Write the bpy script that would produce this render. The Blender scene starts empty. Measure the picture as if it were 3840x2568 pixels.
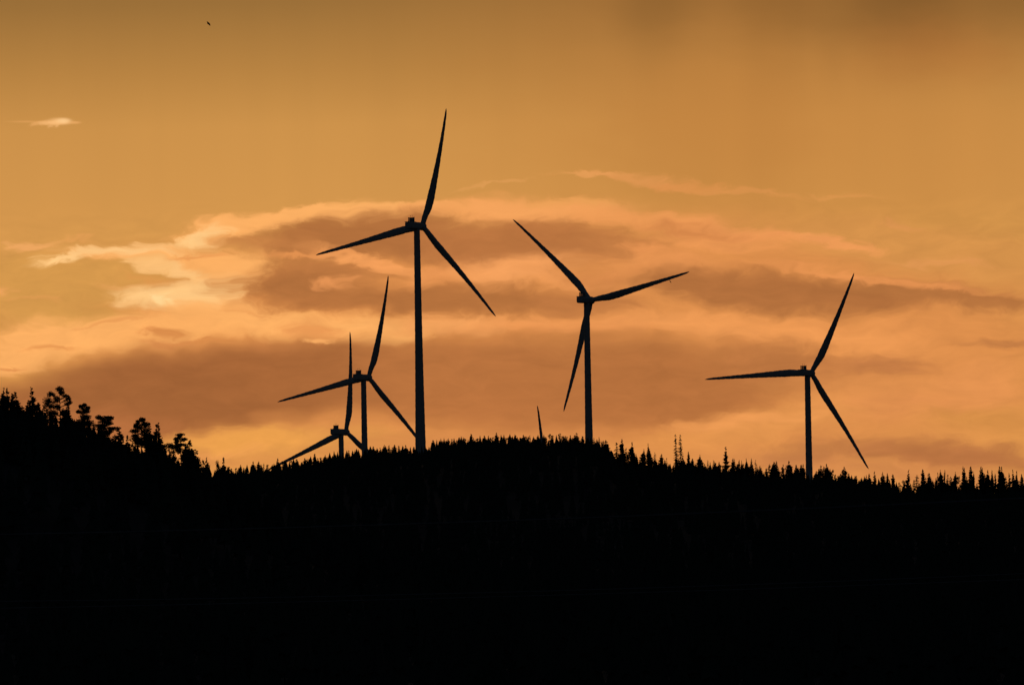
import bpy, bmesh, math, random
import numpy as np
from mathutils import Vector, Matrix
R = math.radians
S = bpy.context.scene
C = S.collection

# ---------------------------------------------------------------- camera
F = 27540.0            # focal length in pixels of a 3840 px wide frame (258 mm on 36 mm)
HOR = 2000.0           # row of the horizon at the frame centre
ROLL = R(1.0)
PITCH = math.atan((HOR - 1284.0) / F)
cd = bpy.data.cameras.new('camera')
cam = bpy.data.objects.new('camera', cd); C.objects.link(cam)
cd.sensor_width = 36.0; cd.lens = 36.0 * F / 3840.0
cd.clip_start = 1.0; cd.clip_end = 90000.0
fw = Vector((0, math.cos(PITCH), math.sin(PITCH)))
r0 = Vector((1, 0, 0)); u0 = r0.cross(fw)
rt = r0 * math.cos(ROLL) - u0 * math.sin(ROLL)
up = r0 * math.sin(ROLL) + u0 * math.cos(ROLL)
cam.matrix_world = Matrix(((rt.x, up.x, -fw.x, 0), (rt.y, up.y, -fw.y, 0), (rt.z, up.z, -fw.z, 0), (0, 0, 0, 1)))
S.camera = cam
def P(u, v, D):
    "world point seen at photo pixel u, v at forward distance D metres"
    d = fw + rt * ((u - 1920) / F) + up * ((1284 - v) / F)
    return d * (D / d.y)

S.cycles.max_bounces = 3; S.cycles.diffuse_bounces = 2; S.cycles.glossy_bounces = 1
# ---------------------------------------------------------------- exposure
S.view_settings.view_transform = 'Standard'; S.view_settings.look = 'None'
S.view_settings.exposure = 0.0; S.view_settings.gamma = 1.0
S.view_settings.use_curve_mapping = False

# ---------------------------------------------------------------- sky
def lin(c):
    o = []
    for x in c:
        x /= 255.0
        o.append(x / 12.92 if x <= .04045 else ((x + .055) / 1.055) ** 2.4)
    return (*o, 1.0)
W = bpy.data.worlds.new('World'); S.world = W; W.use_nodes = True
nt = W.node_tree; nt.nodes.clear()
def nd(t, **k):
    n = nt.nodes.new(t)
    for a, b in k.items(): setattr(n, a, b)
    return n
def lk(a, b): nt.links.new(a, b)
def mth(op, a, b=None, c=None, clamp=False):
    n = nd('ShaderNodeMath', operation=op, use_clamp=clamp)
    for i, x in enumerate((a, b, c)):
        if x is None: continue
        if isinstance(x, (int, float)): n.inputs[i].default_value = x
        else: lk(x, n.inputs[i])
    return n.outputs[0]
def mixc(fac, a, b):
    n = nd('ShaderNodeMix', data_type='RGBA')
    for s, x in ((n.inputs[0], fac), (n.inputs[6], a), (n.inputs[7], b)):
        if isinstance(x, (int, float, tuple)): s.default_value = x
        else: lk(x, s)
    return n.outputs[2]
K = F / 1.6377          # sky coordinates: 1 unit = 0.0034 degrees, origin at the horizon due "north"
tc = nd('ShaderNodeTexCoord')
sep = nd('ShaderNodeSeparateXYZ'); lk(tc.outputs['Generated'], sep.inputs[0])
yy = mth('MAXIMUM', sep.outputs[1], 0.08)
qa = mth('MULTIPLY', mth('DIVIDE', sep.outputs[0], yy), K)
qb = mth('MULTIPLY', mth('DIVIDE', sep.outputs[2], yy), K)
q = nd('ShaderNodeCombineXYZ'); lk(qa, q.inputs[0]); lk(qb, q.inputs[1])
def skypos(px, py):
    d = P(px * 1.6377, py * 1.6377, 1.0)
    return d.x * K, d.z * K
def noise(scale, sx, sy, detail, rough, off=0.0, src=None):
    m = nd('ShaderNodeMapping'); lk(src or q.outputs[0], m.inputs[0])
    m.inputs['Scale'].default_value = (sx, sy, 1); m.inputs['Location'].default_value = (off, off * .37, off)
    n = nd('ShaderNodeTexNoise', noise_dimensions='2D'); lk(m.outputs[0], n.inputs[0])
    n.inputs['Scale'].default_value = scale; n.inputs['Detail'].default_value = detail
    n.inputs['Roughness'].default_value = rough
    return n
# wind-warped coordinates so that cloud edges wander
def warp(src, amt, scale, sx, sy, detail, off):
    n = noise(scale, sx, sy, detail, .55, off, src)
    s = nd('ShaderNodeVectorMath', operation='SUBTRACT'); lk(n.outputs['Color'], s.inputs[0]); s.inputs[1].default_value = (.5, .5, .5)
    m = nd('ShaderNodeVectorMath', operation='MULTIPLY'); lk(s.outputs[0], m.inputs[0]); m.inputs[1].default_value = (amt[0], amt[1], 0)
    a = nd('ShaderNodeVectorMath', operation='ADD'); lk(src, a.inputs[0]); lk(m.outputs[0], a.inputs[1])
    return a.outputs[0]
w1 = warp(q.outputs[0], (170, 50), .006, 1, 2.2, 2, 3.1)
w2 = warp(w1, (84, 22), .022, 1, 2.6, 3, 9.7)
def ramp(fac, stops):
    r = nd('ShaderNodeValToRGB'); lk(fac, r.inputs[0])
    e = r.color_ramp.elements
    e[0].position, e[0].color = stops[0][0], lin(stops[0][1])
    e[1].position, e[1].color = stops[-1][0], lin(stops[-1][1])
    for p, c in stops[1:-1]:
        x = e.new(p); x.color = lin(c)
    return r.outputs[0]
# clear sky: olive and dark high up, amber towards the hills (height in sky units 0..2500)
hgt = mth('DIVIDE', qb, 2500.0, clamp=True)
def H(py): return skypos(1172, py)[1] / 2500.0
col = ramp(hgt, [(H(1250), (226, 150, 76)), (H(1000), (220, 149, 75)), (H(700), (213, 151, 77)), (H(500), (213, 151, 78)),
                 (H(280), (205, 146, 75)), (H(150), (184, 131, 66)), (H(0), (156, 112, 57)), (H(-400), (96, 76, 46)), (1.0, (60, 54, 44))])
# strokes: (cx, cy, half width, half height, tilt deg, colour, strength, softness, warp 0/1/2)
HOT = (255, 200, 130); BR = (252, 176, 100); MD = (237, 154, 86); OR = (220, 141, 76); D1 = (196, 124, 70)
DK = (178, 112, 61); DD = (162, 99, 54); CL = (213, 152, 77); YL = (222, 150, 75)
strokes = [
 (1980, -20, 760, 150, 0, (112, 78, 38), .75, 1.0, 1), (1700, 60, 900, 330, 0, (176, 118, 58), .55, 1.0, 1),
 (1780, 0, 110, 210, 0, (116, 80, 38), .25, 1.0, 0), (1505, 0, 110, 190, 0, (124, 86, 42), .35, 1.0, 0), (1760, 130, 80, 300, 0, (160, 108, 52), .25, 1.0, 0),
 (2060, 0, 170, 200, 0, (108, 74, 36), .4, 1.0, 0), (1905, 60, 50, 170, 0, (140, 98, 48), .3, 1.0, 0), (2150, 120, 260, 90, 0, (168, 104, 50), .4, 1.0, 1), (1650, 300, 260, 240, 0, (184, 124, 60), .5, 1.0, 1),
 (1850, 380, 900, 330, 0, (200, 135, 66), .6, 1.0, 1),
 # broad lit layer
 (1330, 800, 1330, 330, 0, OR, .92, .30, 1),
 (60, 650, 330, 75, 0, CL, 1.0, .5, 2), (150, 725, 160, 36, 0, CL, .9, .6, 2), (300, 618, 120, 28, -4, CL, .9, .6, 2),
 (2100, 560, 420, 60, -4, (213, 146, 76), .85, .7, 1), (2250, 620, 300, 30, -4, (213, 145, 76), .8, .8, 1),
 # high wisps
 (1350, 394, 110, 7, 2, (238, 162, 92), .65, 1.0, 1), (1460, 404, 120, 12, -8, (234, 155, 88), .55, 1.0, 1), (1540, 422, 60, 12, -8, (232, 150, 84), .5, 1.0, 1),
 (1610, 430, 90, 12, -8, (228, 148, 80), .55, 1.0, 1), (1720, 445, 150, 10, -6, (222, 148, 80), .6, 1.0, 1), (1940, 452, 90, 7, 2, (222, 150, 80), .6, 1.0, 1),
 (1130, 425, 80, 5, 14, (226, 158, 88), .6, 1.0, 1), (2070, 515, 50, 10, 0, (226, 150, 84), .6, 1.0, 1), (2150, 605, 140, 8, 0, (224, 150, 84), .7, 1.0, 1),
 # bright upper rim
 (520, 530, 150, 34, 14, BR, 1.0, .5, 1), (680, 497, 170, 26, 14, BR, 1.0, .4, 1), (840, 486, 180, 22, 3, BR, 1.0, .4, 1), (960, 480, 100, 16, -2, (246, 168, 95), 1.0, .5, 1),
 (1200, 486, 260, 34, 0, (246, 165, 94), .95, .6, 1), (1300, 468, 110, 14, 0, (236, 162, 88), .8, .7, 1), (1480, 505, 260, 28, -6, (236, 154, 86), .9, .7, 1),
 (1700, 535, 200, 22, -8, (236, 152, 86), .9, .7, 1), (1900, 555, 140, 16, -10, (238, 155, 88), .9, .7, 1),
 # dark body under the rim
 (800, 545, 270, 50, 9, DK, 1.0, .5, 1), (900, 540, 200, 52, 0, DK, .9, .6, 1), (1150, 565, 300, 55, 2, (184, 115, 64), .95, .6, 1), (600, 560, 140, 16, 3, (200, 128, 70), .7, .8, 1),
 (1260, 530, 160, 30, 0, (186, 116, 64), .8, .7, 1), (1580, 528, 170, 18, -4, (208, 131, 72), .85, .8, 1), (1420, 560, 130, 30, 0, (190, 120, 66), .7, .8, 1),
 # left tongues
 (60, 562, 75, 12, 4, (240, 168, 98), .9, .7, 2), (190, 548, 70, 8, 0, (228, 158, 86), .7, .9, 2),
 (150, 588, 95, 15, 10, HOT, 1.0, .7, 2), (300, 573, 170, 15, -2, HOT, .95, .7, 2), (260, 578, 160, 20, 2, BR, .8, .7, 2),
 (450, 595, 150, 26, -6, BR, .9, .6, 2), (410, 615, 110, 18, -14, HOT, .75, .8, 2), (470, 540, 80, 16, 12, HOT, .9, .8, 2), (20, 663, 40, 12, 0, (240, 165, 94), .8, .9, 2),
 (80, 690, 60, 8, -8, (226, 156, 84), .6, .9, 2), (300, 655, 90, 9, 2, (230, 160, 88), .7, .9, 2),
 (520, 640, 100, 55, 30, BR, .9, .7, 2), (400, 680, 150, 38, 0, HOT, .95, .7, 2), (480, 665, 70, 45, 30, HOT, .8, .8, 2), (350, 640, 60, 12, -10, (222, 150, 78), .7, .9, 2),
 # lower left bright sheet
 (120, 775, 190, 50, 6, BR, .95, .5, 2), (60, 822, 130, 36, 8, BR, .95, .6, 2), (340, 760, 260, 48, 6, BR, .9, .6, 2), (540, 725, 170, 34, -4, BR, .95, .6, 2), (10, 850, 50, 10, 6, (248, 172, 98), .8, .8, 2),
 (400, 790, 80, 12, 4, (220, 141, 78), .9, .8, 2), (110, 800, 60, 8, 0, (230, 150, 82), .6, .9, 2), (360, 765, 40, 12, 0, (228, 148, 82), .7, .9, 2), (620, 790, 120, 22, 0, (214, 136, 75), .8, .8, 2),
 (720, 745, 260, 32, 2, BR, 1.0, .6, 1), (880, 775, 120, 20, 8, BR, .9, .7, 1), (1060, 745, 200, 26, 2, (246, 165, 95), .95, .7, 1), (1300, 745, 260, 26, 2, (236, 152, 85), .9, .7, 1),
 (1620, 745, 300, 30, -6, (238, 155, 86), .9, .7, 1), (1900, 770, 300, 40, -3, (240, 156, 86), .85, .8, 1), (1900, 745, 260, 18, 0, (232, 150, 82), .7, .9, 1),
 # central dark
 (690, 650, 190, 52, -2, DK, 1.0, .6, 1), (850, 690, 260, 26, 0, (182, 114, 62), .95, .7, 1), (1100, 685, 320, 34, -2, (184, 115, 63), .95, .7, 1), (760, 615, 150, 16, -4, (190, 120, 66), .8, .8, 1),
 (800, 592, 120, 15, -10, (240, 158, 90), .95, .8, 1), (870, 612, 80, 15, -10, (242, 158, 90), .9, .9, 1), (780, 650, 50, 12, 0, (232, 150, 86), .85, .9, 1), (680, 582, 120, 8, 2, (230, 148, 82), .8, .9, 1),
 (1000, 630, 110, 30, 6, (236, 152, 86), .9, .9, 1), (1180, 618, 150, 40, 4, (242, 160, 93), 1.0, .7, 1), (1280, 635, 120, 20, -10, (236, 154, 88), .8, .9, 1),
 (1400, 640, 100, 30, 0, (208, 131, 73), .7, .9, 1), (1520, 610, 170, 50, -6, (230, 148, 83), .9, .8, 1), (1450, 570, 60, 14, 0, (234, 150, 84), .7, .9, 1), (1650, 560, 180, 20, -6, (236, 152, 86), .7, .9, 1),
 # right dark bands
 (1640, 655, 190, 42, -4, DK, 1.0, .6, 1), (1880, 680, 310, 42, -2, (176, 110, 60), 1.0, .6, 1), (2160, 672, 240, 26, -5, (180, 114, 62), .95, .6, 1), (2300, 690, 160, 20, -6, (180, 114, 62), .9, .8, 1),
 (2000, 640, 350, 12, -6, (234, 150, 84), .8, .9, 1), (2280, 786, 100, 12, 0, (192, 122, 68), .9, .9, 1),
 # great dark base
 (200, 950, 420, 78, 0, (184, 112, 62), 1.0, .6, 1), (440, 892, 580, 92, 5, DD, 1.0, .42, 1), (800, 865, 350, 75, 2, (168, 103, 56), .95, .5, 1), (1120, 872, 370, 104, 0, (184, 114, 62), 1.0, .45, 1), (1500, 882, 340, 112, -4, (182, 113, 61), 1.0, .5, 1), (1780, 832, 200, 54, -8, (186, 116, 64), .95, .7, 1),
 (1980, 838, 130, 30, 0, (200, 126, 70), .8, .9, 1), (1300, 930, 500, 60, 0, (188, 116, 63), .8, .7, 1), (120, 980, 300, 55, 0, (186, 113, 64), .9, .8, 1), (300, 1050, 300, 36, 0, (212, 135, 74), .8, .9, 1),
 # glow over the hills
 (660, 1010, 300, 40, -2, YL, 1.0, .6, 1), (520, 1030, 120, 18, 6, (240, 160, 86), .8, .9, 1), (1000, 1022, 300, 30, 0, (212, 136, 74), .9, .8, 1), (1500, 995, 300, 30, 0, (206, 130, 70), .7, .9, 1),
 (1560, 1010, 300, 34, 8, (224, 146, 76), .9, .8, 1), (1790, 960, 260, 50, 12, (228, 150, 80), .95, .8, 1), (1700, 965, 180, 20, 4, (238, 156, 86), .8, .9, 1), (1990, 880, 200, 40, 0, (216, 139, 76), .8, .9, 1), (2080, 930, 200, 40, 0, (224, 143, 80), .85, .9, 1),
 (2250, 880, 150, 60, 0, (228, 147, 82), .8, .9, 1), (2250, 965, 200, 30, -4, (214, 142, 72), .9, .9, 1),
 (2160, 1040, 330, 34, -3, (186, 116, 66), 1.0, .7, 1), (1850, 1040, 170, 30, 8, (190, 120, 68), .85, .8, 1), (2100, 1090, 500, 40, -3, (206, 130, 76), .7, .9, 1),
 (118, 597, 46, 9, 10, HOT, 1.0, .9, 2), (170, 583, 60, 10, 8, HOT, .9, .9, 2), (240, 572, 90, 11, 2, HOT, .95, .9, 2), (320, 574, 80, 7, -4, HOT, .6, 1.0, 2),
 (330, 606, 70, 14, -16, (255, 194, 122), .8, .9, 2), (420, 586, 90, 6, 4, (230, 150, 82), .7, 1.0, 2), (455, 548, 62, 16, 10, HOT, .9, .9, 2), (440, 560, 60, 8, 0, HOT, .6, 1.0, 2),
 (360, 678, 105, 26, 4, HOT, .75, .8, 2), (400, 686, 46, 14, 0, (255, 217, 150), .8, 1.0, 2), (440, 640, 40, 26, 40, (255, 196, 124), .7, 1.0, 2),
 (378, 768, 46, 13, 4, (214, 136, 72), .8, .9, 2), (478, 779, 74, 9, 4, (216, 138, 74), .8, .9, 2), (722, 752, 72, 26, 0, (226, 143, 78), .7, 1.0, 2), (736, 781, 46, 10, 0, (250, 174, 100), .9, .9, 2),
 (130, 796, 60, 7, 0, (224, 145, 78), .6, 1.0, 2), (250, 742, 90, 5, 4, (230, 152, 84), .6, 1.0, 2), (30, 838, 50, 5, 4, (216, 136, 74), .7, .9, 2), (560, 715, 70, 6, -10, (232, 152, 84), .5, 1.0, 2),
 # broad brown masses in the middle and right
 (1060, 686, 330, 36, 0, (180, 113, 61), .9, .7, 1), (1330, 690, 150, 30, 0, (188, 118, 65), .8, .8, 1), (1170, 555, 200, 34, 0, (184, 115, 63), .7, .9, 1),
 (1720, 664, 220, 46, -4, (179, 112, 61), .9, .7, 1), (2020, 832, 140, 28, 0, (194, 122, 69), .8, .9, 1), (1450, 880, 330, 84, 0, (180, 111, 60), .7, .8, 1),
 (560, 1010, 230, 30, -2, (238, 162, 78), .85, .9, 1),
 # small bright cloud upper left
 (128, 281, 44, 6, 0, (244, 180, 110), .85, .9, 0), (112, 284, 40, 7, 6, (240, 174, 104), .6, 1.0, 2), (150, 283, 34, 8, -6, (246, 184, 116), .7, 1.0, 2), (136, 278, 30, 9, 0, (252, 192, 124), .8, 1.0, 0), (146, 277, 18, 7, 0, (255, 206, 142), .7, 1.0, 0), (62, 279, 50, 3, 0, (226, 162, 92), .6, 1.0, 0), (172, 281, 16, 4, 0, (240, 174, 104), .6, 1.0, 0),
]
srcs = {0: q.outputs[0], 1: w1, 2: w2}
rotc = {}
def rotated(w, deg):
    "sky coordinates turned by a few fixed tilts, shared by all strokes of that tilt"
    if (w, deg) not in rotc:
        t = -(R(deg) - ROLL); m = nd('ShaderNodeVectorRotate', rotation_type='Z_AXIS'); lk(srcs[w], m.inputs[0]); m.inputs['Angle'].default_value = t
        rotc[w, deg] = m.outputs[0]
    return rotc[w, deg]
TILTS = (-12, -6, 0, 6, 12, 30)
for i, (cx, cy, a, b, rot, c, st, soft, w) in enumerate(strokes):
    if w == 1 and b < 60: w = 2
    if c[0] < 196 and cy > 500: b *= 1.14
    soft = min(1.0, soft * 1.12 + .10)
    X, Y = skypos(cx, cy); rot = min(TILTS, key=lambda t: abs(t - rot))
    t = -(R(rot) - ROLL); X, Y = X * math.cos(t) - Y * math.sin(t), X * math.sin(t) + Y * math.cos(t)
    g = 1.0 + .42 * soft; A, B = a * g, b * g
    m = nd('ShaderNodeVectorMath', operation='MULTIPLY_ADD'); lk(rotated(w, rot), m.inputs[0])
    m.inputs[1].default_value = (1 / A, 1 / B, 0); m.inputs[2].default_value = (-X / A, -Y / B, 0)
    l = nd('ShaderNodeVectorMath', operation='LENGTH'); lk(m.outputs[0], l.inputs[0])
    mr = nd('ShaderNodeMapRange', interpolation_type='SMOOTHERSTEP'); lk(l.outputs['Value'], mr.inputs[0])
    mr.inputs[1].default_value = 1.0; mr.inputs[2].default_value = max(.0, 1 - soft) * .9
    mr.inputs[3].default_value = 0.0; mr.inputs[4].default_value = st
    col = mixc(mr.outputs[0], col, lin(c))
# fine wispy structure, only where there is cloud (low in the sky), and faint vertical rain streaks higher up
n1 = noise(.010, 1, 3.2, 7, .58, 21.0, w1)
tex = mth('MULTIPLY_ADD', n1.outputs['Fac'], .28, .865)
n2 = noise(.006, 1.6, .12, 3, .5, 55.0)
tex2 = mth('MULTIPLY_ADD', n2.outputs['Fac'], .05, .975)
cl = nd('ShaderNodeMapRange', interpolation_type='SMOOTHSTEP'); lk(qb, cl.inputs[0])
cl.inputs[1].default_value = skypos(1172, 560)[1]; cl.inputs[2].default_value = skypos(1172, 420)[1]
texm = nd('ShaderNodeMix'); lk(cl.outputs[0], texm.inputs[0]); lk(tex, texm.inputs[2]); lk(tex2, texm.inputs[3])
mul = nd('ShaderNodeVectorMath', operation='SCALE'); lk(col, mul.inputs[0]); lk(texm.outputs[0], mul.inputs[3])
# dusk sky everywhere else
sky = nd('ShaderNodeTexSky', sky_type='NISHITA')
sky.sun_disc = False; sky.sun_elevation = R(0.6); sky.sun_rotation = R(-3.0); sky.air_density = 1.2; sky.dust_density = 1.1; sky.ozone_density = 2.4
sk = nd('ShaderNodeVectorMath', operation='SCALE'); lk(sky.outputs[0], sk.inputs[0]); sk.inputs[3].default_value = 0.052
dt = nd('ShaderNodeVectorMath', operation='DOT_PRODUCT'); lk(tc.outputs['Generated'], dt.inputs[0]); dt.inputs[1].default_value = tuple(Vector((0, 1, .035)).normalized())
gl = nd('ShaderNodeMapRange', interpolation_type='SMOOTHERSTEP'); lk(dt.outputs['Value'], gl.inputs[0])
gl.inputs[1].default_value = math.cos(R(17)); gl.inputs[2].default_value = math.cos(R(5.2))
fin = mixc(gl.outputs[0], sk.outputs[0], mul.outputs[0])
bg = nd('ShaderNodeBackground'); lk(fin, bg.inputs[0]); bg.inputs[1].default_value = 1.0
ow = nd('ShaderNodeOutputWorld'); lk(bg.outputs[0], ow.inputs[0])

W.cycles.sampling_method = 'MANUAL'; W.cycles.sample_map_resolution = 512

# ---------------------------------------------------------------- sun (behind the cloud bank, beyond the ridge)
sl = bpy.data.lights.new('sun', 'SUN'); sl.energy = 0.06; sl.angle = R(10); sl.color = (1, .55, .25)
so = bpy.data.objects.new('sun', sl); C.objects.link(so)
sd = Vector((math.sin(R(-3)), math.cos(R(-3)), math.tan(R(0.6))))      # towards the sun
so.rotation_euler = sd.to_track_quat('Z', 'Y').to_euler()

# ---------------------------------------------------------------- helpers
def mat(name, base, var, scale, rough=.9, spec=.1):
    m = bpy.data.materials.new(name); m.use_nodes = True; t = m.node_tree
    b = t.nodes['Principled BSDF']; n = t.nodes.new('ShaderNodeTexNoise'); n.inputs['Scale'].default_value = scale; n.inputs['Detail'].default_value = 5
    c = t.nodes.new('ShaderNodeTexCoord'); t.links.new(c.outputs['Object'], n.inputs[0])
    r = t.nodes.new('ShaderNodeValToRGB'); r.color_ramp.elements[0].position = .35; r.color_ramp.elements[1].position = .68
    r.color_ramp.elements[0].color = (*base, 1); r.color_ramp.elements[1].color = (*var, 1)
    t.links.new(n.outputs[0], r.inputs[0]); t.links.new(r.outputs[0], b.inputs['Base Color'])
    b.inputs['Roughness'].default_value = rough; b.inputs['Specular IOR Level'].default_value = spec
    return m
M_needle = mat('needles', (.028, .040, .032), (.048, .060, .046), 3.0)
M_leaf = mat('leaves', (.040, .060, .022), (.075, .09, .035), 3.0)
M_bark = mat('bark', (.06, .045, .032), (.12, .09, .06), 6.0)
M_dead = mat('dead_wood', (.09, .08, .07), (.16, .14, .12), 6.0)
M_ground = mat('forest_floor', (.009, .011, .008), (.014, .016, .011), .02)
M_paint = mat('turbine_paint', (.40, .41, .42), (.46, .47, .48), .15, .55, .2)
M_metal = mat('cooler_metal', (.22, .23, .24), (.30, .30, .31), .8, .5, .3)
M_cable = mat('cable_aluminium', (.07, .07, .075), (.11, .11, .115), 2.0, .5, .3)
M_feather = mat('dark_feather', (.03, .026, .022), (.06, .05, .045), 30.0)

class MB:
    def __init__(s): s.v = []; s.f = []
    def add(s, vs, fs):
        o = len(s.v); s.v += [tuple(p) for p in vs]; s.f += [tuple(i + o for i in f) for f in fs]
    def tube(s, pts, rad, n=6, cap=True):
        rings = []; o = len(s.v)
        for i, p in enumerate(pts):
            p = Vector(p); a = Vector(pts[max(i - 1, 0)]); b = Vector(pts[min(i + 1, len(pts) - 1)])
            d = (b - a).normalized(); x = d.orthogonal().normalized(); y = d.cross(x)
            for k in range(n):
                t = 2 * math.pi * k / n; s.v.append(tuple(p + (x * math.cos(t) + y * math.sin(t)) * rad[i]))
        for i in range(len(pts) - 1):
            for k in range(n):
                k2 = (k + 1) % n; s.f.append((o + i * n + k, o + i * n + k2, o + (i + 1) * n + k2, o + (i + 1) * n + k))
        if cap:
            s.f.append(tuple(o + k for k in range(n))[::-1]); s.f.append(tuple(o + (len(pts) - 1) * n + k for k in range(n)))
    def box(s, lo, hi):
        x0, y0, z0 = lo; x1, y1, z1 = hi
        s.add([(x0,y0,z0),(x1,y0,z0),(x1,y1,z0),(x0,y1,z0),(x0,y0,z1),(x1,y0,z1),(x1,y1,z1),(x0,y1,z1)],
              [(3,2,1,0),(4,5,6,7),(0,1,5,4),(1,2,6,5),(2,3,7,6),(3,0,4,7)])
    def mesh(s, name, m, smooth=False):
        me = bpy.data.meshes.new(name); me.from_pydata(s.v, [], s.f); me.materials.append(m)
        me.update()
        if smooth: me.shade_smooth()
        return me
def ob(name, data, parent=None, loc=(0, 0, 0)):
    o = bpy.data.objects.new(name, data); C.objects.link(o); o.location = loc
    if parent: o.parent = parent
    return o
def tag(o, label=None, cat=None, group=None, kind=None):
    for k, v in (('label', label), ('category', cat), ('group', group), ('kind', kind)):
        if v: o[k] = v
    return o

# ---------------------------------------------------------------- terrain
# canopy line of the far ridge and of the near hill (photo pixel, pixel), turned into real ground heights
far_line = [(-600,1700),(0,1760),(500,1790),(860,1772),(960,1768),(1040,1758),(1110,1748),(1190,1735),(1250,1728),(1300,1712),(1400,1694),(1500,1693),(1590,1693),(1640,1682),(1680,1665),(1750,1657),
            (1850,1652),(2050,1655),(2150,1657),(2200,1662),(2250,1690),(2290,1732),(2350,1745),(2450,1752),(2530,1758),(2600,1760),(2700,1774),(2760,1790),(2850,1795),(2920,1785),(3000,1790),(3100,1796),
            (3180,1808),(3250,1835),(3300,1838),(3500,1840),(3700,1842),(3840,1845),(4500,1840)]
near_line = [(-800,1380),(-200,1490),(0,1545),(100,1552),(200,1570),(260,1588),(340,1600),(360,1618),(430,1655),(480,1680),(520,1695),(640,1712),(700,1738),(760,1765),(850,1785),(900,1810),(1000,1880),(1200,1960),(1600,2060),(2600,2200)]
FY, NY = 4000.0, 1500.0
def crest(line, D, th):
    xs, zs = [], []
    for u, v in line:
        p = P(u, v, D); xs.append(p.x); zs.append(p.z - th)
    return xs, zs
fx, fz = crest(far_line, FY, 8.5)
nx, nz = crest(near_line, NY, 9.5)
sites = [  # turbines: hub pixel, distance, yaw deg, blade angle deg
 ((1583.5, 849), 4471, 28.5, 18.5), ((1382, 1416), 5138, 30.0, 18.4), ((2216, 1127), 4781, 25.5, 77.0),
 ((3042, 1400), 4871, 24.5, 28.5), ((1298, 1620), 5400, 32.0, 9.0), ((2043, 1889), 5550, 27.0, 0.3)]
HUBH = 150.0
ctrl = []
for (hp, D, yaw, th) in sites:
    p = P(*hp, D); ctrl.append((p.x - 6.8 * math.sin(R(yaw)), p.y - 6.8, p.z - HUBH))
back = ctrl + [(x, y, -70) for x in (-1500, -700, 700, 1500) for y in (5200, 6500)] + [(0, 6500, -120), (0, 7600, -90)]
bx = np.array(back)
def sm(t): t = np.clip(t, 0, 1); return t * t * (3 - 2 * t)
def hnoise(x, y): return (np.sin(x * .021 + y * .013 + 1.3) + np.sin(x * .047 - y * .031 + 4.) * .5 + np.sin(x * .009 + y * .027) * .8)
def ground_z(x, y):
    x = np.asarray(x, float); y = np.asarray(y, float)
    base = np.where(y < 420, -1.7 - 17.3 * sm(y / 420), -19.0)
    base = base + (hnoise(x, y) * .7) * sm((y - 60) / 500)
    cz = np.interp(x, fx, fz)
    f = sm((y - 1900) / (FY - 40 - 1900)) ** 1.25
    front = base + (cz - base) * f
    w = 1.0 / (((x[..., None] - bx[:, 0]) ** 2 + (y[..., None] - bx[:, 1]) ** 2) + 60.0 ** 2) ** 1.5
    bz = (w * bx[:, 2]).sum(-1) / w.sum(-1)
    k = sm((y - FY - 30) / 420)
    z = np.where(y < FY, front, cz + (bz - cz) * k)
    z = np.where(y > 7500, z + (-60 - z) * sm((y - 7500) / 3000), z)
    nzv = np.interp(x, nx, nz)
    dy = (y - NY)
    e = np.exp(-(dy / np.where(dy < 0, 330., 260.)) ** 2 * 1.2)
    z = np.where(nzv > z, z + (nzv - z) * e, z)
    return z
xs = sorted(set(list(np.arange(-420, 421, 8)) + [-14000, -9000, -6000, -4000, -3000, -2200, -1600, -1200, -900, -700, -580, -500, 500, 580, 700, 900, 1200, 1600, 2200, 3000, 4000, 6000, 9000, 14000]))
ys = sorted(set(list(np.arange(-400, 1200, 50)) + list(np.arange(1200, 1800, 20)) + list(np.arange(1800, 3800, 60)) + list(np.arange(3800, 4200, 16)) + list(np.arange(4200, 7600, 70)) + [8000, 9000, 10500, 13000, 18000, 26000, 40000, 60000] + [-800, -2000, -5000]))
gx, gy = np.meshgrid(xs, ys); gz = ground_z(gx, gy)
vs = np.stack([gx, gy, gz], -1).reshape(-1, 3); nxs = len(xs)
fs = [(j * nxs + i, j * nxs + i + 1, (j + 1) * nxs + i + 1, (j + 1) * nxs + i) for j in range(len(ys) - 1) for i in range(nxs - 1)]
me = bpy.data.meshes.new('ground'); me.from_pydata(vs.tolist(), [], fs); me.materials.append(M_ground)
me.update(); me.shade_smooth()
tag(ob('ground', me), kind='structure')
def gzs(x, y): return float(ground_z(np.array([x]), np.array([y]))[0])

# ---------------------------------------------------------------- wind turbines
rnd = random.Random(5)
def wob(z, s, a=.13):
    return a * (math.sin(z * 1.9 + s) * .5 + math.sin(z * 3.7 + s * 2.3) * .35 + math.sin(z * .83 + s * 1.7) * .4)
def tower_mesh(h, sd):
    m = MB(); n = 28; N = 120
    for i in range(N + 1):
        z = h * i / N; t = max(0.0, (h - z) / 148.0)
        r = 1.86 + .58 * t + 1.08 * t ** 2.2
        for k in range(n):
            a = 2 * math.pi * k / n; rr = r + (wob(z, sd + round(math.cos(a) * 1.2) * 2.0, .07))
            m.v.append((rr * math.cos(a), rr * math.sin(a), z))
    for i in range(N):
        for k in range(n):
            k2 = (k + 1) % n; m.f.append((i * n + k, i * n + k2, (i + 1) * n + k2, (i + 1) * n + k))
    m.f.append(tuple(range(n))[::-1]); m.f.append(tuple(N * n + k for k in range(n)))
    return m.mesh('tower', M_paint, True)
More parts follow.
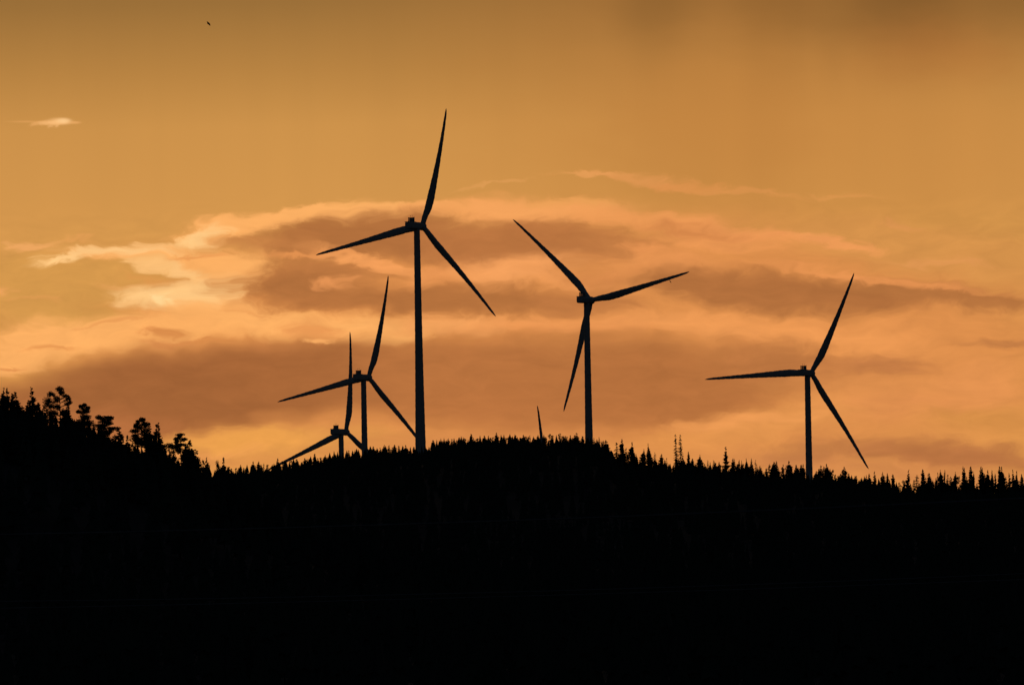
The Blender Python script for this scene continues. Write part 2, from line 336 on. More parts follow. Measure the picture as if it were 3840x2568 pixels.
def blade_mesh(sd):
    m = MB(); L = 75.0; N = 90; n = 16
    for i in range(N + 1):
        s = i / N; z = s * L
        ch = np.interp(s, [0, .03, .08, .14, .20, .26, .40, .60, .80, .93, .98, 1.0], [3.1, 3.1, 3.6, 4.4, 4.8, 4.75, 3.95, 2.9, 2.05, 1.5, .95, .15])
        th = np.interp(s, [0, .03, .10, .20, .35, .60, 1.0], [3.1, 3.1, 2.5, 1.6, .95, .5, .05])
        rd = sm(np.array((s - .03) / .15)); px = .5 + (.30 - .5) * float(rd)       # pitch axis position along chord
        y0 = 4.5 * s - 8.7 * s * s; tw = R(16) * (1 - s) ** 2 * float(rd)
        for k in range(n):
            a = 2 * math.pi * k / n; cx = .5 - .5 * math.cos(a)
            e = (1 - float(rd)) + float(rd) * (1.25 - .75 * cx)
            X = (cx - px) * ch + wob(z, sd + (0 if cx < .5 else 3.3), .11) * min(1, ch / 2.0); Yv = math.sin(a) * th * .5 * e
            m.v.append((X * math.cos(tw) - Yv * math.sin(tw), y0 + X * math.sin(tw) + Yv * math.cos(tw), z))
    for i in range(N):
        for k in range(n):
            k2 = (k + 1) % n; m.f.append((i * n + k, (i + 1) * n + k, (i + 1) * n + k2, i * n + k2))
    m.f.append(tuple(range(n))); m.f.append(tuple(N * n + k for k in range(n))[::-1])
    return m.mesh('blade', M_paint, True)
def nacelle_mesh():
    m = MB()   # lofted rounded box, local y from -8.6 (rear) to 4.6
    st = [(-11.4, .80, .82), (-11.2, .95, .95), (-10.4, 1, 1), (1.5, 1, 1), (3.2, .96, .96), (4.4, .80, .82)]
    n = 24
    for y, sx, sz in st:
        for k in range(n):
            a = 2 * math.pi * k / n; c, s_ = math.cos(a), math.sin(a)
            p = 5.0; rr = (abs(c) ** p + abs(s_) ** p) ** (-1 / p)
            m.v.append((2.05 * sx * rr * c, y, .15 + 2.15 * sz * rr * s_))
    for i in range(len(st) - 1):
        for k in range(n):
            k2 = (k + 1) % n; m.f.append((i * n + k, i * n + k2, (i + 1) * n + k2, (i + 1) * n + k))
    m.f.append(tuple(range(n))[::-1]); m.f.append(tuple((len(st) - 1) * n + k for k in range(n)))
    # rear deck lip
    m.box((-2.0, -11.5, 2.05), (2.0, -4.2, 2.42))
    return m.mesh('nacelle', M_paint)
def hub_mesh():
    m = MB(); n = 24
    st = [(-2.4, 1.9), (-1.8, 2.4), (-.4, 2.6), (1.0, 2.5), (2.0, 1.95), (2.7, 1.15), (3.1, .1)]
    m.tube([(0, y, 0) for y, r in st], [r for y, r in st], n)
    return m.mesh('hub', M_paint, True)
def cooler_mesh():
    m = MB()   # upright radiator frame standing across the rear of the roof
    y0, y1, z0, z1 = -7.0, -6.3, 2.3, 4.95
    m.box((-2.0, y0, z1 - .28), (2.0, y1, z1)); m.box((-2.0, y0, z0), (2.0, y1, z0 + .35))
    for a, b in ((-2.0, -1.66), (-1.22, -.42), (-.05, .75), (.85, 1.9)):
        m.box((a, y0 + .02, z0 + .33), (b, y1 - .02, z1 - .26))
    m.box((1.86, y0 - .02, z0 + .3), (2.04, y1 + .02, z1 + .3)); m.box((-2.04, y0 - .02, z1 - .3), (-1.88, y1 + .02, z1 + .16))
    m.tube([(-1.5, y0 - 1.2, 2.3), (-1.5, y0, 4.6)], [.1, .1], 5); m.tube([(1.5, y0 - 1.2, 2.3), (1.5, y0, 4.6)], [.1, .1], 5)
    return m.mesh('cooling_frame', M_metal)
def mast_mesh(cup):
    m = MB(); m.tube([(0, 0, 0), (0, 0, 1.35)], [.06, .05], 6)
    if cup:
        for k in range(3):
            a = k * 2.094; m.tube([(0, 0, 1.3), (.25 * math.cos(a), .25 * math.sin(a), 1.3)], [.03, .03], 4)
            m.tube([(.25 * math.cos(a), .25 * math.sin(a), 1.2), (.25 * math.cos(a), .25 * math.sin(a), 1.4)], [.1, .06], 6)
    else:
        m.box((-.03, -.35, 1.2), (.03, .2, 1.42))
    return m.mesh('wind_sensor', M_metal)
me_n, me_h, me_c, me_m1, me_m2 = nacelle_mesh(), hub_mesh(), cooler_mesh(), mast_mesh(True), mast_mesh(False)
tlab = ['tallest wind turbine of the group, its tower rising left of centre from the ridge',
        'wind turbine just left of the tallest tower, with its upper blade pointing up right',
        'wind turbine with a down-pointing blade beside its tower, right of the photo centre',
        'rightmost wind turbine, with one blade lying almost level to its left',
        'lowest leftmost wind turbine with hub just above the treetops and nearly upright blade',
        'wind turbine hidden by the ridge with only one blade tip above the trees']
TILT = R(5)
for i, (hp, D, yaw, th) in enumerate(sites):
    bxp, byp, bzp = ctrl[i]; z0 = min(gzs(bxp, byp), bzp + 6) - .5; h = bzp + HUBH - z0
    t = tag(ob('wind_turbine', None, None, (bxp, byp, z0)), tlab[i], 'wind turbine', 'wind turbines standing behind the ridge')
    t.rotation_euler = (0, 0, -R(yaw))
    ob('tower', tower_mesh(h - 2.0, i * 1.7), t)
    na = ob('nacelle', me_n, t, (0, 0, h)); na.rotation_euler = (TILT * .0, 0, 0)
    c = ob('cooling_frame', me_c, t, (0, 0, h))
    ob('wind_sensor', me_m1, t, (-.6, -6.6, h + 4.9)); ob('wind_sensor', me_m2, t, (.7, -6.6, h + 4.9))
    hb = ob('hub', me_h, t, (0, 6.8, h + .0)); hb.rotation_euler = (TILT, 0, 0)
    ax = Vector((0, math.cos(TILT), math.sin(TILT))); e1 = Vector((1, 0, 0)); e2 = Vector((0, -math.sin(TILT), math.cos(TILT)))
    for k in range(3):
        q_ = R(th) + k * 2 * math.pi / 3
        zd = e2 * math.cos(q_) + e1 * math.sin(q_); td = e1 * math.cos(q_) - e2 * math.sin(q_)      # trailing edge direction
        b = ob('blade', blade_mesh(i * 3.1 + k * 1.3), t)
        b.matrix_local = Matrix(((td.x, ax.x, zd.x, 0), (td.y, ax.y, zd.y, 6.8), (td.z, ax.z, zd.z, h), (0, 0, 0, 1)))

# ---------------------------------------------------------------- tree templates (unit height, z 0..1)
def spruce(seed, rad=.16, lv=26, nb=7, dens=1.0, col_=False, droop=.35):
    r = random.Random(seed); m = MB(); f1, f2, am = r.uniform(5, 11), r.uniform(0, 6), r.uniform(.1, .38); gap = r.random() * 6.283
    for i in range(lv):
        t = (i + .6) / lv; z = 1 - t * .93
        prof = (.05 + .95 * t ** .8) if not col_ else min(1, t * 3.2) * (.62 + .38 * t)
        prof *= 1 if t < .8 else 1 - (t - .8) * 1.2
        w = rad * prof
        k0 = r.random() * 6.28; w *= 1 + am * math.sin(t * f1 * 2 + f2)
        n = nb if t > .12 else 4
        for k in range(n):
            if r.random() > dens: continue
            a = k0 + 6.283 * k / n + r.uniform(-.35, .35); L = w * r.uniform(.55, 1.25) * (1 - .28 * math.cos(a - gap)) + .006
            dz = -L * droop * r.uniform(.4, 1.6); up_ = L * r.uniform(0, .22)
            ca, sa = math.cos(a), math.sin(a); zz = z + r.uniform(-.5, .5) / lv
            hw = L * .42 + .004; hv = min(.05, L * .5 + .010)
            tip = Vector((ca * L, sa * L, zz + dz + up_)); mid = Vector((ca * L * .55, sa * L * .55, zz + dz * .6)); rt_ = Vector((ca * .004, sa * .004, zz))
            sd = Vector((-sa, ca, 0)) * hw; dn = Vector((0, 0, -hv))
            m.add([rt_, mid + sd, tip, mid - sd], [(0, 1, 2, 3)])
            m.add([rt_ + Vector((0, 0, .006)), mid + Vector((0, 0, .006)), tip, mid + dn * r.uniform(.6, 1.2), rt_ + dn * .7], [(0, 1, 2, 3, 4)])
            for _ in range(2):
                q = rt_.lerp(tip, r.uniform(.35, .95)); s2 = r.choice((-1, 1)) * r.uniform(.5, 1.1)
                e = q + sd * s2 * .8 + Vector((ca, sa, 0)) * L * .12 + dn * r.uniform(.1, .7)
                m.add([q, q + Vector((ca, sa, 0)) * L * .14, e], [(0, 1, 2)])
    m.tube([(0, 0, .93), (0, 0, 1.0)], [.004, .0012], 4)
    return m.mesh('crown', M_needle)
def trunk(seed, r0_=.012, dead=False):
    m = MB(); r = random.Random(seed); x = y = 0; pts = []; rd = []
    for i in range(9):
        t = i / 8; pts.append((x, y, t * .985)); rd.append(r0_ * (1 - t * .88)); x += r.uniform(-.003, .003); y += r.uniform(-.003, .003)
    pts = [(px * (1 - abs(1 - 2 * pz) * .0), py, pz) for px, py, pz in pts]
    m.tube(pts, rd, 6)
    return m.mesh('trunk', M_dead if dead else M_bark)
def dead_crown(seed, rad=.085, n=120, needles=.5, low=.25):
    r = random.Random(seed); m = MB()
    for i in range(n):
        t = r.random() ** .9; z = 1 - t * (1 - low)
        L = rad * (.25 + .95 * t ** .7) * r.uniform(.4, 1.15); a = r.random() * 6.283; ca, sa = math.cos(a), math.sin(a)
        p0 = Vector((0, 0, z)); p1 = Vector((ca * L * .6, sa * L * .6, z - L * .35)); p2 = Vector((ca * L, sa * L, z - L * r.uniform(.1, .6)))
        m.tube([p0, p1, p2], [.0065, .0050, .0025], 3, False)
        for _ in range(3):
            q = p1.lerp(p2, r.random()); e = q + Vector((r.uniform(-1, 1), r.uniform(-1, 1), r.uniform(-1.2, .2))) * L * .35
            m.add([q, q + Vector((ca, sa, 0)) * .014, e], [(0, 1, 2)])
        if r.random() < needles:
            q = p1; s = L * .28; m.add([q + Vector((0, 0, s * .3)), p2, q + Vector((-sa * s, ca * s, -s * .6)), q + Vector((sa * s, -ca * s, -s * .4))], [(0, 1, 2, 3)])
    return m.mesh('crown', M_dead if needles < .4 else M_needle)
def clump(m, r, c, rx, rz, n, sz):
    c = Vector(c)
    for _ in range(n):
        d = Vector((r.gauss(0, 1), r.gauss(0, 1), r.gauss(0, 1))).normalized() * (r.random() ** .42)
        p = c + Vector((d.x * rx, d.y * rx, d.z * rz))
        s = sz * r.uniform(.5, 1.3)
        a = Vector((r.gauss(0, 1), r.gauss(0, 1), r.gauss(0, .6))).normalized() * s; b = Vector((r.gauss(0, 1), r.gauss(0, 1), r.gauss(0, 1))).normalized() * s * .45
        m.add([p - a * .5, p + b * .5, p + a * .5 + Vector((0, 0, s * .25)), p - b * .5], [(0, 1, 2, 3)])
def bushy(seed, rad=.2, n=15, dens=26, flat=False):
    r = random.Random(seed); m = MB()
    for i in range(n):
        t = i / (n - 1)
        if flat: z = .93 - .45 * t; w = rad * (.55 + .5 * math.sin(min(1, t * 1.6) * 1.6))
        else: z = .95 - .72 * t; w = rad * (.25 + 1.0 * math.sin(min(1, t * 1.25) * 1.6))
        a = r.random() * 6.283; d = w * r.uniform(.25, .85) * (t > .04)
        c = (math.cos(a) * d, math.sin(a) * d, z + r.uniform(-.02, .02))
        cr = rad * r.uniform(.28, .5); clump(m, r, c, cr, cr * r.uniform(.35, .7), dens, rad * .26)
        m.tube([(0, 0, z - .10), (c[0] * .9, c[1] * .9, c[2])], [.006, .003], 4, False)
    return m.mesh('crown', M_leaf)
T_spr = [spruce(k, rad=.16, lv=34 + k % 3 * 5, nb=8, dens=.95) for k in range(6)]
T_col = [spruce(20 + k, rad=.075, lv=40, nb=7, col_=True) for k in range(4)]
T_sps = [spruce(40 + k, rad=.15, lv=26, nb=6, dens=.8, droop=.15) for k in range(4)]
T_dead = [dead_crown(60 + k, .085, 210, .1) for k in range(2)] + [dead_crown(64, .06, 180, .1)]
T_thin = [dead_crown(70 + k, .10, 130, .9, .35) for k in range(3)]
T_bush = [bushy(80 + k, .2, 19, 40) for k in range(5)]
T_pine = [bushy(90 + k, .2, 15, 36, True) for k in range(3)]
T_trunk = [trunk(k) for k in range(3)]; T_dtr = [trunk(10 + k, .010, True) for k in range(2)]
# kind: (name, crown templates, template half width at full crown, words)
KIND = {'S': ('spruce_tree', T_spr, .16, 'pointed spruce'), 'C': ('spruce_tree', T_col, .075, 'narrow columnar spruce'), 'L': ('spruce_tree', T_sps, .15, 'loose open spruce'),
        'D': ('dead_tree', T_dead, .085, 'bare dead tree'), 'T': ('spruce_tree', T_thin, .09, 'thin sparse spruce'), 'B': ('bushy_tree', T_bush, .2, 'bushy rounded tree'), 'P': ('pine_tree', T_pine, .2, 'flat-topped pine')}
tr = random.Random(11)
def tree(u, v, hw, kind, D, label, group, extra=0.0, idx=0):
    D = D + tr.uniform(-1, 1) * (12 if D > 2000 else 14)
    top = P(u, v, D); g = gzs(top.x, top.y) - .3; H_ = max(4.0, top.z - g)
    name, T, tw, _ = KIND[kind]; pm = F / D
    vis = min(1.0, max(.18, (extra or 60) / pm / H_))     # visible share of the height
    w = hw / pm * (1.5 if D > 2000 else 1.3)
    if kind in 'SL': tmpl = tw * min(1, (vis / .93)) ** .85
    elif kind in 'BP': tmpl = tw * 1.15
    else: tmpl = tw * .9
    sx = w / tmpl
    sx = min(sx, H_ * (1.5 if kind in 'BP' else 1.7)); sx = max(sx, H_ * .35)
    e = ob(name, None, None, (top.x, top.y, g)); e.scale = (sx, sx, H_); e.rotation_euler = (tr.gauss(0, .022), tr.gauss(0, .022), tr.random() * 6.283)
    tag(e, label, 'tree', group)
    ob('trunk', (T_dtr if kind == 'D' else T_trunk)[idx % 2], e); ob('crown', T[tr.randrange(len(T))], e)
    return e

# far ridge skyline trees: x, top y, half width (photo pixels), kind
FAR = '''866 1755 6 S;888 1751 7 B;901 1742 6 S;913 1753 5 L;924 1754 8 B;948 1729 7 S;957 1745 5 L;968 1729 8 S;979 1743 5 S;988 1737 5 T;1003 1741 9 B;1020 1745 8 B;1042 1716 7 L;1058 1728 8 B;1073 1726 8 L;1090 1724 10 B;1100 1727 6 L;1113 1720 9 S;1128 1732 5 S;1142 1717 12 S;1150 1722 8 B;1161 1720 6 S;1180 1700 7 S;1190 1716 7 S;1202 1714 9 B;1215 1705 11 S;1224 1712 9 S;1235 1713 8 S;1248 1718 6 S;1260 1704 6 L;1272 1711 9 B
1306 1688 8 L;1320 1690 9 L;1331 1687 6 S;1347 1697 8 S;1384 1684 10 B;1401 1673 6 S;1413 1679 7 S;1427 1676 6 L;1438 1667 8 S;1450 1682 5 L;1459 1668 8 L;1473 1676 5 S;1481 1666 8 S;1499 1671 6 T;1510 1673 9 S;1523 1668 6 S;1536 1677 8 L;1552 1674 9 S
1607 1676 6 L;1617 1664 7 L;1626 1649 10 S;1638 1649 5 D;1651 1656 7 S;1660 1653 5 T;1669 1652 7 S;1678 1643 9 S;1694 1645 8 L;1702 1645 4 D;1712 1648 8 L;1719 1639 8 S;1733 1649 9 B;1745 1641 9 B;1757 1648 8 S;1768 1626 9 L;1773 1640 9 S;1784 1646 5 S;1793 1640 9 B;1804 1644 8 B;1814 1632 7 S;1823 1645 4 S;1830 1632 6 C;1841 1640 9 P;1848 1638 8 B;1862 1621 9 S;1870 1634 9 P;1883 1636 7 B;1895 1642 9 B;1908 1637 12 B;1917 1637 9 B;1932 1631 7 L;1940 1640 8 B;1951 1638 11 B;1960 1630 7 S;1973 1636 10 B;1983 1636 7 B;1988 1631 4 D;2001 1635 7 S;2013 1636 6 S;2022 1640 9 B
2040 1638 9 B;2050 1640 9 B;2061 1626 10 B;2070 1629 9 B;2083 1655 7 L;2092 1652 7 S;2103 1622 9 P;2108 1635 9 B;2117 1633 6 S;2127 1637 9 B;2135 1643 8 S;2141 1631 5 S;2148 1640 9 S;2154 1630 8 S;2164 1622 8 L;2170 1636 9 L;2184 1634 7 S;2180 1650 9 S
2225 1641 5 D;2231 1652 9 L;2238 1646 7 S;2248 1638 5 D;2257 1655 8 B;2264 1651 9 L;2273 1649 15 S;2281 1672 13 L;2313 1658 9 T;2318 1700 8 S;2328 1668 10 L;2335 1645 13 S;2348 1680 11 L;2357 1692 8 L;2369 1656 11 S;2376 1690 12 S;2388 1702 6 S;2400 1712 6 L;2408 1683 10 S;2420 1715 8 L;2431 1660 7 C;2434 1695 10 S;2446 1716 7 T;2458 1695 6 T;2459 1716 6 S;2470 1724 6 L;2480 1701 10 S;2490 1724 9 S;2500 1716 4 T;2510 1740 7 L;2526 1743 5 S
2535 1627 10 D;2554 1628 7 D;2538 1712 9 L;2546 1722 9 S;2558 1713 9 S;2571 1738 6 S;2581 1692 7 S;2589 1728 7 L;2597 1718 8 S;2606 1736 7 S;2615 1738 6 L;2623 1704 9 S;2632 1722 9 S;2641 1738 8 S;2651 1747 5 S;2654 1725 5 D;2664 1732 8 C;2678 1725 8 L;2684 1734 8 S;2696 1731 8 S;2706 1755 8 L
2721 1674 12 L;2733 1758 8 L;2742 1738 6 L;2748 1716 9 C;2757 1718 7 L;2764 1738 8 S;2770 1723 8 C;2779 1725 7 C;2788 1738 8 S;2797 1717 8 C;2806 1740 8 S;2817 1717 8 C;2824 1748 8 L;2836 1724 5 T;2840 1750 8 S;2849 1745 8 S;2857 1752 8 S;2875 1755 7 S;2889 1740 9 B;2896 1742 9 S;2902 1731 13 S;2912 1727 8 L;2920 1752 8 L;2931 1752 8 B;2937 1739 7 L;2949 1743 8 B;2959 1727 10 S;2967 1752 8 L;2978 1760 7 S;2985 1741 7 S;2995 1752 7 S;3004 1741 8 S;3011 1739 7 S
3056 1771 7 B;3064 1765 8 S;3072 1757 8 S;3080 1744 9 L;3087 1748 7 L;3096 1738 9 S;3106 1750 9 S;3113 1758 9 S;3121 1760 10 B;3131 1776 8 B;3141 1783 7 B;3153 1775 7 S;3160 1749 12 S;3170 1782 8 L;3180 1773 9 S;3200 1784 8 S;3209 1783 9 S;3220 1815 7 B;3231 1805 9 B;3246 1780 7 S;3254 1775 9 L;3260 1776 6 S;3271 1795 5 T;3276 1805 8 S;3285 1766 9 L;3295 1800 6 S;3303 1803 6 L;3310 1769 9 S;3318 1784 9 L;3325 1773 7 S;3335 1798 6 S;3352 1777 9 S;3372 1808 8 B;3383 1797 9 P;3392 1804 6 L;3402 1760 9 L;3413 1812 7 L;3423 1797 6 T;3437 1781 9 T;3447 1812 7 S;3460 1758 10 S;3470 1790 8 L;3480 1775 7 L;3487 1772 10 S;3498 1800 8 S;3508 1790 6 S;3513 1771 7 L;3525 1761 10 S;3533 1785 8 S;3538 1761 6 L;3552 1778 6 T;3548 1798 9 S;3561 1785 7 L;3572 1790 8 S;3578 1768 8 S;3587 1783 8 B;3597 1781 8 B;3609 1747 4 T;3617 1752 10 S;3627 1785 8 S;3640 1747 11 S;3651 1767 6 S;3663 1812 7 L;3674 1762 10 L;3678 1748 9 L;3689 1752 8 S;3697 1775 9 S;3705 1761 9 S;3716 1761 7 S;3724 1795 7 S;3732 1773 7 L;3746 1746 9 S;3754 1748 10 S;3762 1775 9 S;3770 1787 8 L;3786 1773 9 L;3797 1760 8 L;3804 1785 8 S;3812 1764 8 S;3822 1800 7 L;3833 1776 9 S;3842 1785 9 L'''
segs = [(0, 1290, 'left of the lowest turbine tower', 'right'), (1290, 1360, 'between the two left turbine towers', 0), (1360, 1580, 'left of the tallest turbine tower', 0),
        (1580, 2030, 'between tallest tower and lone blade tip', 0), (2030, 2205, 'between lone blade tip and middle tower', 0),
        (2205, 2530, 'between middle tower and twin dead trunks', 0), (2530, 2716, 'between twin dead trunks and tall lone spruce', 0),
        (2716, 3036, 'between tall lone spruce and rightmost tower', 0), (3036, 9999, 'right of the rightmost tower', 0)]
def nth(n):
    return '%d%s' % (n, 'th' if 10 <= n % 100 <= 20 else {1: 'st', 2: 'nd', 3: 'rd'}.get(n % 10, 'th'))
far = sorted([(float(a), float(b), float(c), k) for a, b, c, k in (s.split() for s in FAR.replace('\n', ';').split(';'))])
for a, b, txt, _ in segs:
    sub = [t for t in far if a <= t[0] < b]
    for j, (u, v, hw, k) in enumerate(sub):
        word = KIND[k][3]
        lab = '%s, %s from left %s' % (word, nth(j + 1), txt)
        base = np.interp(u, [p[0] for p in far_line], [p[1] for p in far_line])
        if (u, v) == (2535, 1627): lab = 'tall bare dead spruce with brushy twigs, left of the two twins'
        if (u, v) == (2554, 1628): lab = 'tall thin bare dead trunk, right of the two twins'
        if (u, v) == (2721, 1674): lab = 'tall pointed spruce rising well above its neighbours right of the twin dead trunks'
        tree(u, v, hw, k, FY - 2, lab, 'trees along the far ridge skyline', max(22, base - v), j)

# near hill, simple trees
NEAR = '''5 1453 15 S;18 1453 14 S;33 1495 14 L;48 1472 11 S;60 1468 19 S;80 1520 14 L;100 1498 15 S;121 1450 18 L;133 1512 10 L;146 1507 13 S;160 1518 14 L;176 1492 22 B;195 1540 20 B;252 1506 26 S;268 1560 18 B;283 1588 12 S;345 1598 14 B;372 1625 20 B;420 1628 14 L;449 1602 18 L;462 1640 12 S;478 1630 12 S;495 1655 15 B;512 1645 22 L;556 1592 24 S;583 1584 27 S;605 1640 16 L;620 1668 15 B;640 1660 17 P;655 1676 16 B;697 1662 20 S;718 1648 22 S;740 1683 14 L;750 1715 12 L;762 1719 12 P;779 1713 8 S;790 1733 10 B;806 1727 12 B;820 1729 10 B;838 1713 11 S;846 1740 9 L;853 1748 8 S'''
near = sorted([(float(a), float(b), float(c), k) for a, b, c, k in (s.split() for s in NEAR.split(';'))])
for j, (u, v, hw, k) in enumerate(near):
    lab = '%s, %s tree from the left on the near hill' % (KIND[k][3], nth(j + 1))
    base = np.interp(u, [p[0] for p in near_line], [p[1] for p in near_line])
    tree(u, v, hw, k, NY, lab, 'trees along the near hill skyline', max(60, base - v), j)

# near hill pines: needle masses at their own places, limbs reaching to them
def pine(bu, tv, masses, label, dens=1.0, D=NY - 8, lean=0):
    r = random.Random(int(bu)); pm = F / D
    top = P(bu, tv, D); g = gzs(top.x, top.y) - .3
    e = tag(ob('pine_tree', None, None, (top.x, top.y, g)), label, 'tree', 'tall pines on the near hill')
    def loc(u, v, dy): p = P(u, v, D); return Vector((p.x - top.x, dy, p.z - g))
    Ht = top.z - g
    m = MB(); m.tube([(lean * (1 - t) ** 2 + math.sin(t * 7 + bu) * .07, 0, Ht * t) for t in [k / 8 for k in range(9)]], [.22 * (1 - .85 * k / 8) for k in range(9)], 8)
    c = MB(); tw = MB()
    for (u0_, u1_, v0_, v1_) in masses:
        cu, cv = (u0_ + u1_) / 2, (v0_ + v1_) / 2; rx, rz = (u1_ - u0_) / 2 / pm, (v1_ - v0_) / 2 / pm
        dy = r.uniform(-.7, .7) * max(rx, .6); q0 = loc(cu, cv, dy)
        n = int((110 + 420 * rx * rz) * dens)
        for _ in range(max(3, int(rx * 3.4))):
            cc = q0 + Vector((r.uniform(-.55, .55) * rx, r.uniform(-.5, .5) * rx, r.uniform(-.3, .3) * rz))
            clump(c, r, cc, rx * r.uniform(.7, 1.1), rz * r.uniform(.8, 1.25), n // 2, .36)
            st = Vector((0, 0, min(Ht * .97, cc.z - abs(cc.x) * .35 - .2)))
            mid = st.lerp(cc, .55) + Vector((0, 0, r.uniform(-.25, .1)))
            tw.tube([st, mid, cc], [.085, .055, .02], 5, False)
            for _k in range(2): clump(c, r, mid.lerp(cc, r.uniform(.0, .8)) + Vector((0, 0, r.uniform(-.2, .35))), r.uniform(.3, .65), r.uniform(.18, .4), 40, .34)
    ob('trunk', m.mesh('trunk', M_bark), e); ob('limbs', tw.mesh('limbs', M_bark), e); ob('crown', c.mesh('crown', M_needle), e)
pine(223, 1452, [(207,242,1449,1474),(176,201,1469,1489),(163,192,1489,1517),(200,231,1484,1512),(226,245,1469,1479),(240,258,1479,1490),(250,269,1487,1502),(257,274,1502,1515),(178,205,1512,1540),(228,246,1530,1560),(176,216,1535,1565),(176,212,1560,1600),(205,222,1518,1530)],
     'large spreading pine with a clear trunk, tallest of the near hill', .6)
pine(313, 1514, [(304,323,1513,1527),(325,339,1525,1533),(297,307,1521,1530),(303,334,1530,1553),(288,306,1539,1550),(293,336,1553,1578),(283,347,1573,1600),(283,345,1600,1632)], 'upright knobbly pine standing alone right of the largest pine', 1.3)
pine(392, 1562, [(358,382,1557,1575),(378,418,1560,1571),(404,433,1563,1577),(368,414,1575,1590),(403,430,1585,1593),(354,398,1590,1606),(398,445,1600,1612),(358,412,1608,1640),(400,428,1616,1622),(360,402,1588,1612),(362,420,1640,1668)], 'wind-swept flat-topped pine with branches reaching to the right')
pine(529, 1567, [(522,543,1566,1582),(510,524,1578,1592),(500,510,1588,1603),(531,551,1580,1598),(552,563,1584,1594),(504,531,1594,1610),(492,527,1610,1625),(490,520,1625,1642),(527,566,1600,1640),(500,560,1640,1675),(490,530,1636,1660)], 'dense tall pine midway down the near hill slope')
pine(677, 1626, [(660,696,1624,1635),(649,664,1639,1652),(648,668,1652,1664),(678,703,1643,1655),(664,676,1635,1646),(666,697,1661,1672),(612,654,1662,1680),(650,672,1664,1682),(655,695,1678,1700)], 'flat-topped pine with bare trunk low on the near hill', .8)

# ---------------------------------------------------------------- woods (uncountable mass below the skyline)
def wood(name, pts, lo, hi, seed, lv=6, nb=5):
    r = random.Random(seed); m = MB()
    for x, y in pts:
        g = gzs(x, y) - .2; h = r.uniform(lo, hi); w = h * r.uniform(.14, .24); k0 = r.random() * 6
        m.add([(x - .12, y, g), (x + .12, y, g), (x, y, g + h)], [(0, 1, 2)])
        for i in range(lv):
            t = (i + .15) / lv; t2 = min(1, (i + 1.75) / lv); wz = w * (t2 ** .8) * r.uniform(.8, 1.15)
            top = (x, y, g + h * (1 - t * .92)); o = [top]
            for k in range(nb * 2):
                a = k0 + i + math.pi * k / nb; rr = wz * (r.uniform(.9, 1.2) if k % 2 else r.uniform(.35, .6))
                o.append((x + rr * math.cos(a), y + rr * math.sin(a), g + h * (1 - t2 * .92) + (0 if k % 2 else h * .03)))
            m.add(o, [(0, 1 + k, 1 + (k + 1) % (nb * 2)) for k in range(nb * 2)])
    return tag(ob(name, m.mesh(name, M_needle)), kind='stuff')
rw = random.Random(3)
def wnx(y): return 280 * y / 4000 * 1.25 + 20
pts = [(rw.uniform(-360, 360), FY + rw.uniform(-45, 25)) for _ in range(2600)]
wood('far_ridge_forest', pts, 5.0, 9.8, 1)
pts = []
while len(pts) < 9000:
    y = 650 + 3300 * rw.random() ** .8; x = rw.uniform(-1, 1) * wnx(y)
    if abs(y - NY) < 60 and x < -50: continue
    pts.append((x, y))
wood('valley_forest', pts, 7, 12, 2, 4, 4)
pts = [(rw.uniform(-150, -48), NY + rw.uniform(-50, 30)) for _ in range(850)]
wood('near_hill_forest', pts, 7.5, 11.2, 4, 9, 7)

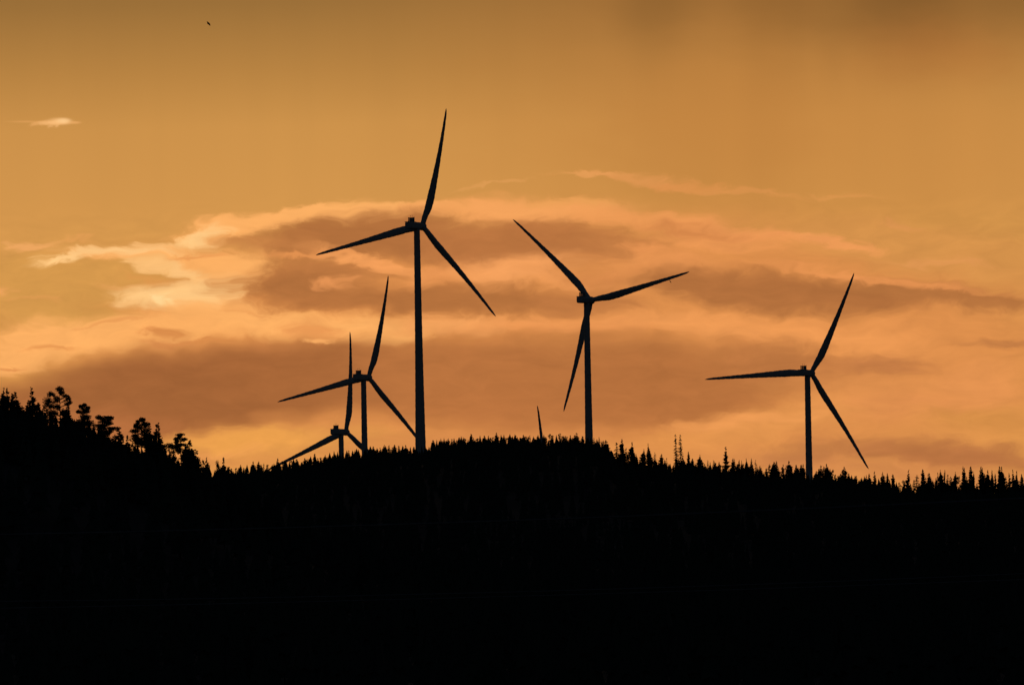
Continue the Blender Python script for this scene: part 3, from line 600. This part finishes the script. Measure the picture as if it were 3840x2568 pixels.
# ---------------------------------------------------------------- cables crossing low in front
for (pa, pm_, pb, rad, lab) in [((0, 2004), (1640, 1961), (3840, 1868), .022, 'thin overhead cable, the upper one of three crossing the dark hillside'),
                          ((0, 2254), (1640, 2226), (3840, 2150), .016, 'thin overhead cable, middle one of three across the dark valley'),
                          ((0, 2280), (1640, 2243), (3840, 2172), .016, 'thin overhead cable, lowest one of three across the dark valley')]:
    A, B_, Cc = P(*pa, 200), P(*pm_, 200), P(*pb, 200)
    co = np.polyfit([A.x, B_.x, Cc.x], [A.z, B_.z, Cc.z], 2)
    m = MB(); X = np.linspace(-60, 60, 61); m.tube([(x, 200, float(np.polyval(co, x))) for x in X], [rad] * 61, 8)
    tag(ob('overhead_cable', m.mesh('overhead_cable', M_cable, True)), lab, 'cable', 'overhead cables in the foreground')

# ---------------------------------------------------------------- birds
def bird(u, v, D, pts2, label, k=1.0):
    "pts2: photo-pixel outline points: left wing tip, left wing wrist, body, right wrist, right tip, tail, head"
    o = P(u, v, D); m = MB()
    def L(p, dy=0.0): w = P(p[0], p[1], D); return Vector((w.x - o.x, dy, w.z - o.z))
    tipa, wra, b, wrb, tipb, tail, head = pts2
    m.tube([L(tail), L(tail).lerp(L(b), .45), L(b), L(head).lerp(L(b), .35), L(head)], [.006 * k, .022 * k, .034 * k, .028 * k, .006 * k], 8)
    for wr, tp, s in ((wra, tipa, 1), (wrb, tipb, -1)):
        root = L(b); w_ = L(wr, s * .05); t_ = L(tp, s * .03)
        dirn = (t_ - root).normalized(); ch = dirn.cross(Vector((0, 1, 0))).normalized()
        prof = [(root, .040), (root.lerp(w_, .6), .036), (w_, .030), (w_.lerp(t_, .5), .019), (t_, .002)]
        n = 8; o0 = len(m.v)
        for p, c_ in prof:
            for q_ in range(n):
                a = 6.283 * q_ / n; m.v.append(tuple(p + ch * math.cos(a) * c_ * k + Vector((0, 1, 0)) * math.sin(a) * c_ * k * .35))
        for i in range(len(prof) - 1):
            for q_ in range(n):
                q2 = (q_ + 1) % n; m.f.append((o0 + i * n + q_, o0 + i * n + q2, o0 + (i + 1) * n + q2, o0 + (i + 1) * n + q_))
        m.f.append(tuple(o0 + q_ for q_ in range(n))); m.f.append(tuple(o0 + (len(prof) - 1) * n + q_ for q_ in range(n)))
    tag(ob('bird', m.mesh('bird', M_feather, True), None, o), label, 'bird')
bird(783, 90, 330, [(775.4, 80.5), (779, 85.5), (783.5, 90), (786.5, 94.5), (788.5, 98.5), (776.5, 90), (786.5, 91)], 'small dark swift-like bird flying high in the upper left sky')
bird(2514, 1056, 900, [(2510.5, 1051), (2512, 1053), (2514, 1056), (2516, 1059), (2517.5, 1062), (2512.5, 1058), (2515.5, 1055)], 'tiny dark bird just under the right-pointing blade of the middle turbine', 1.1)
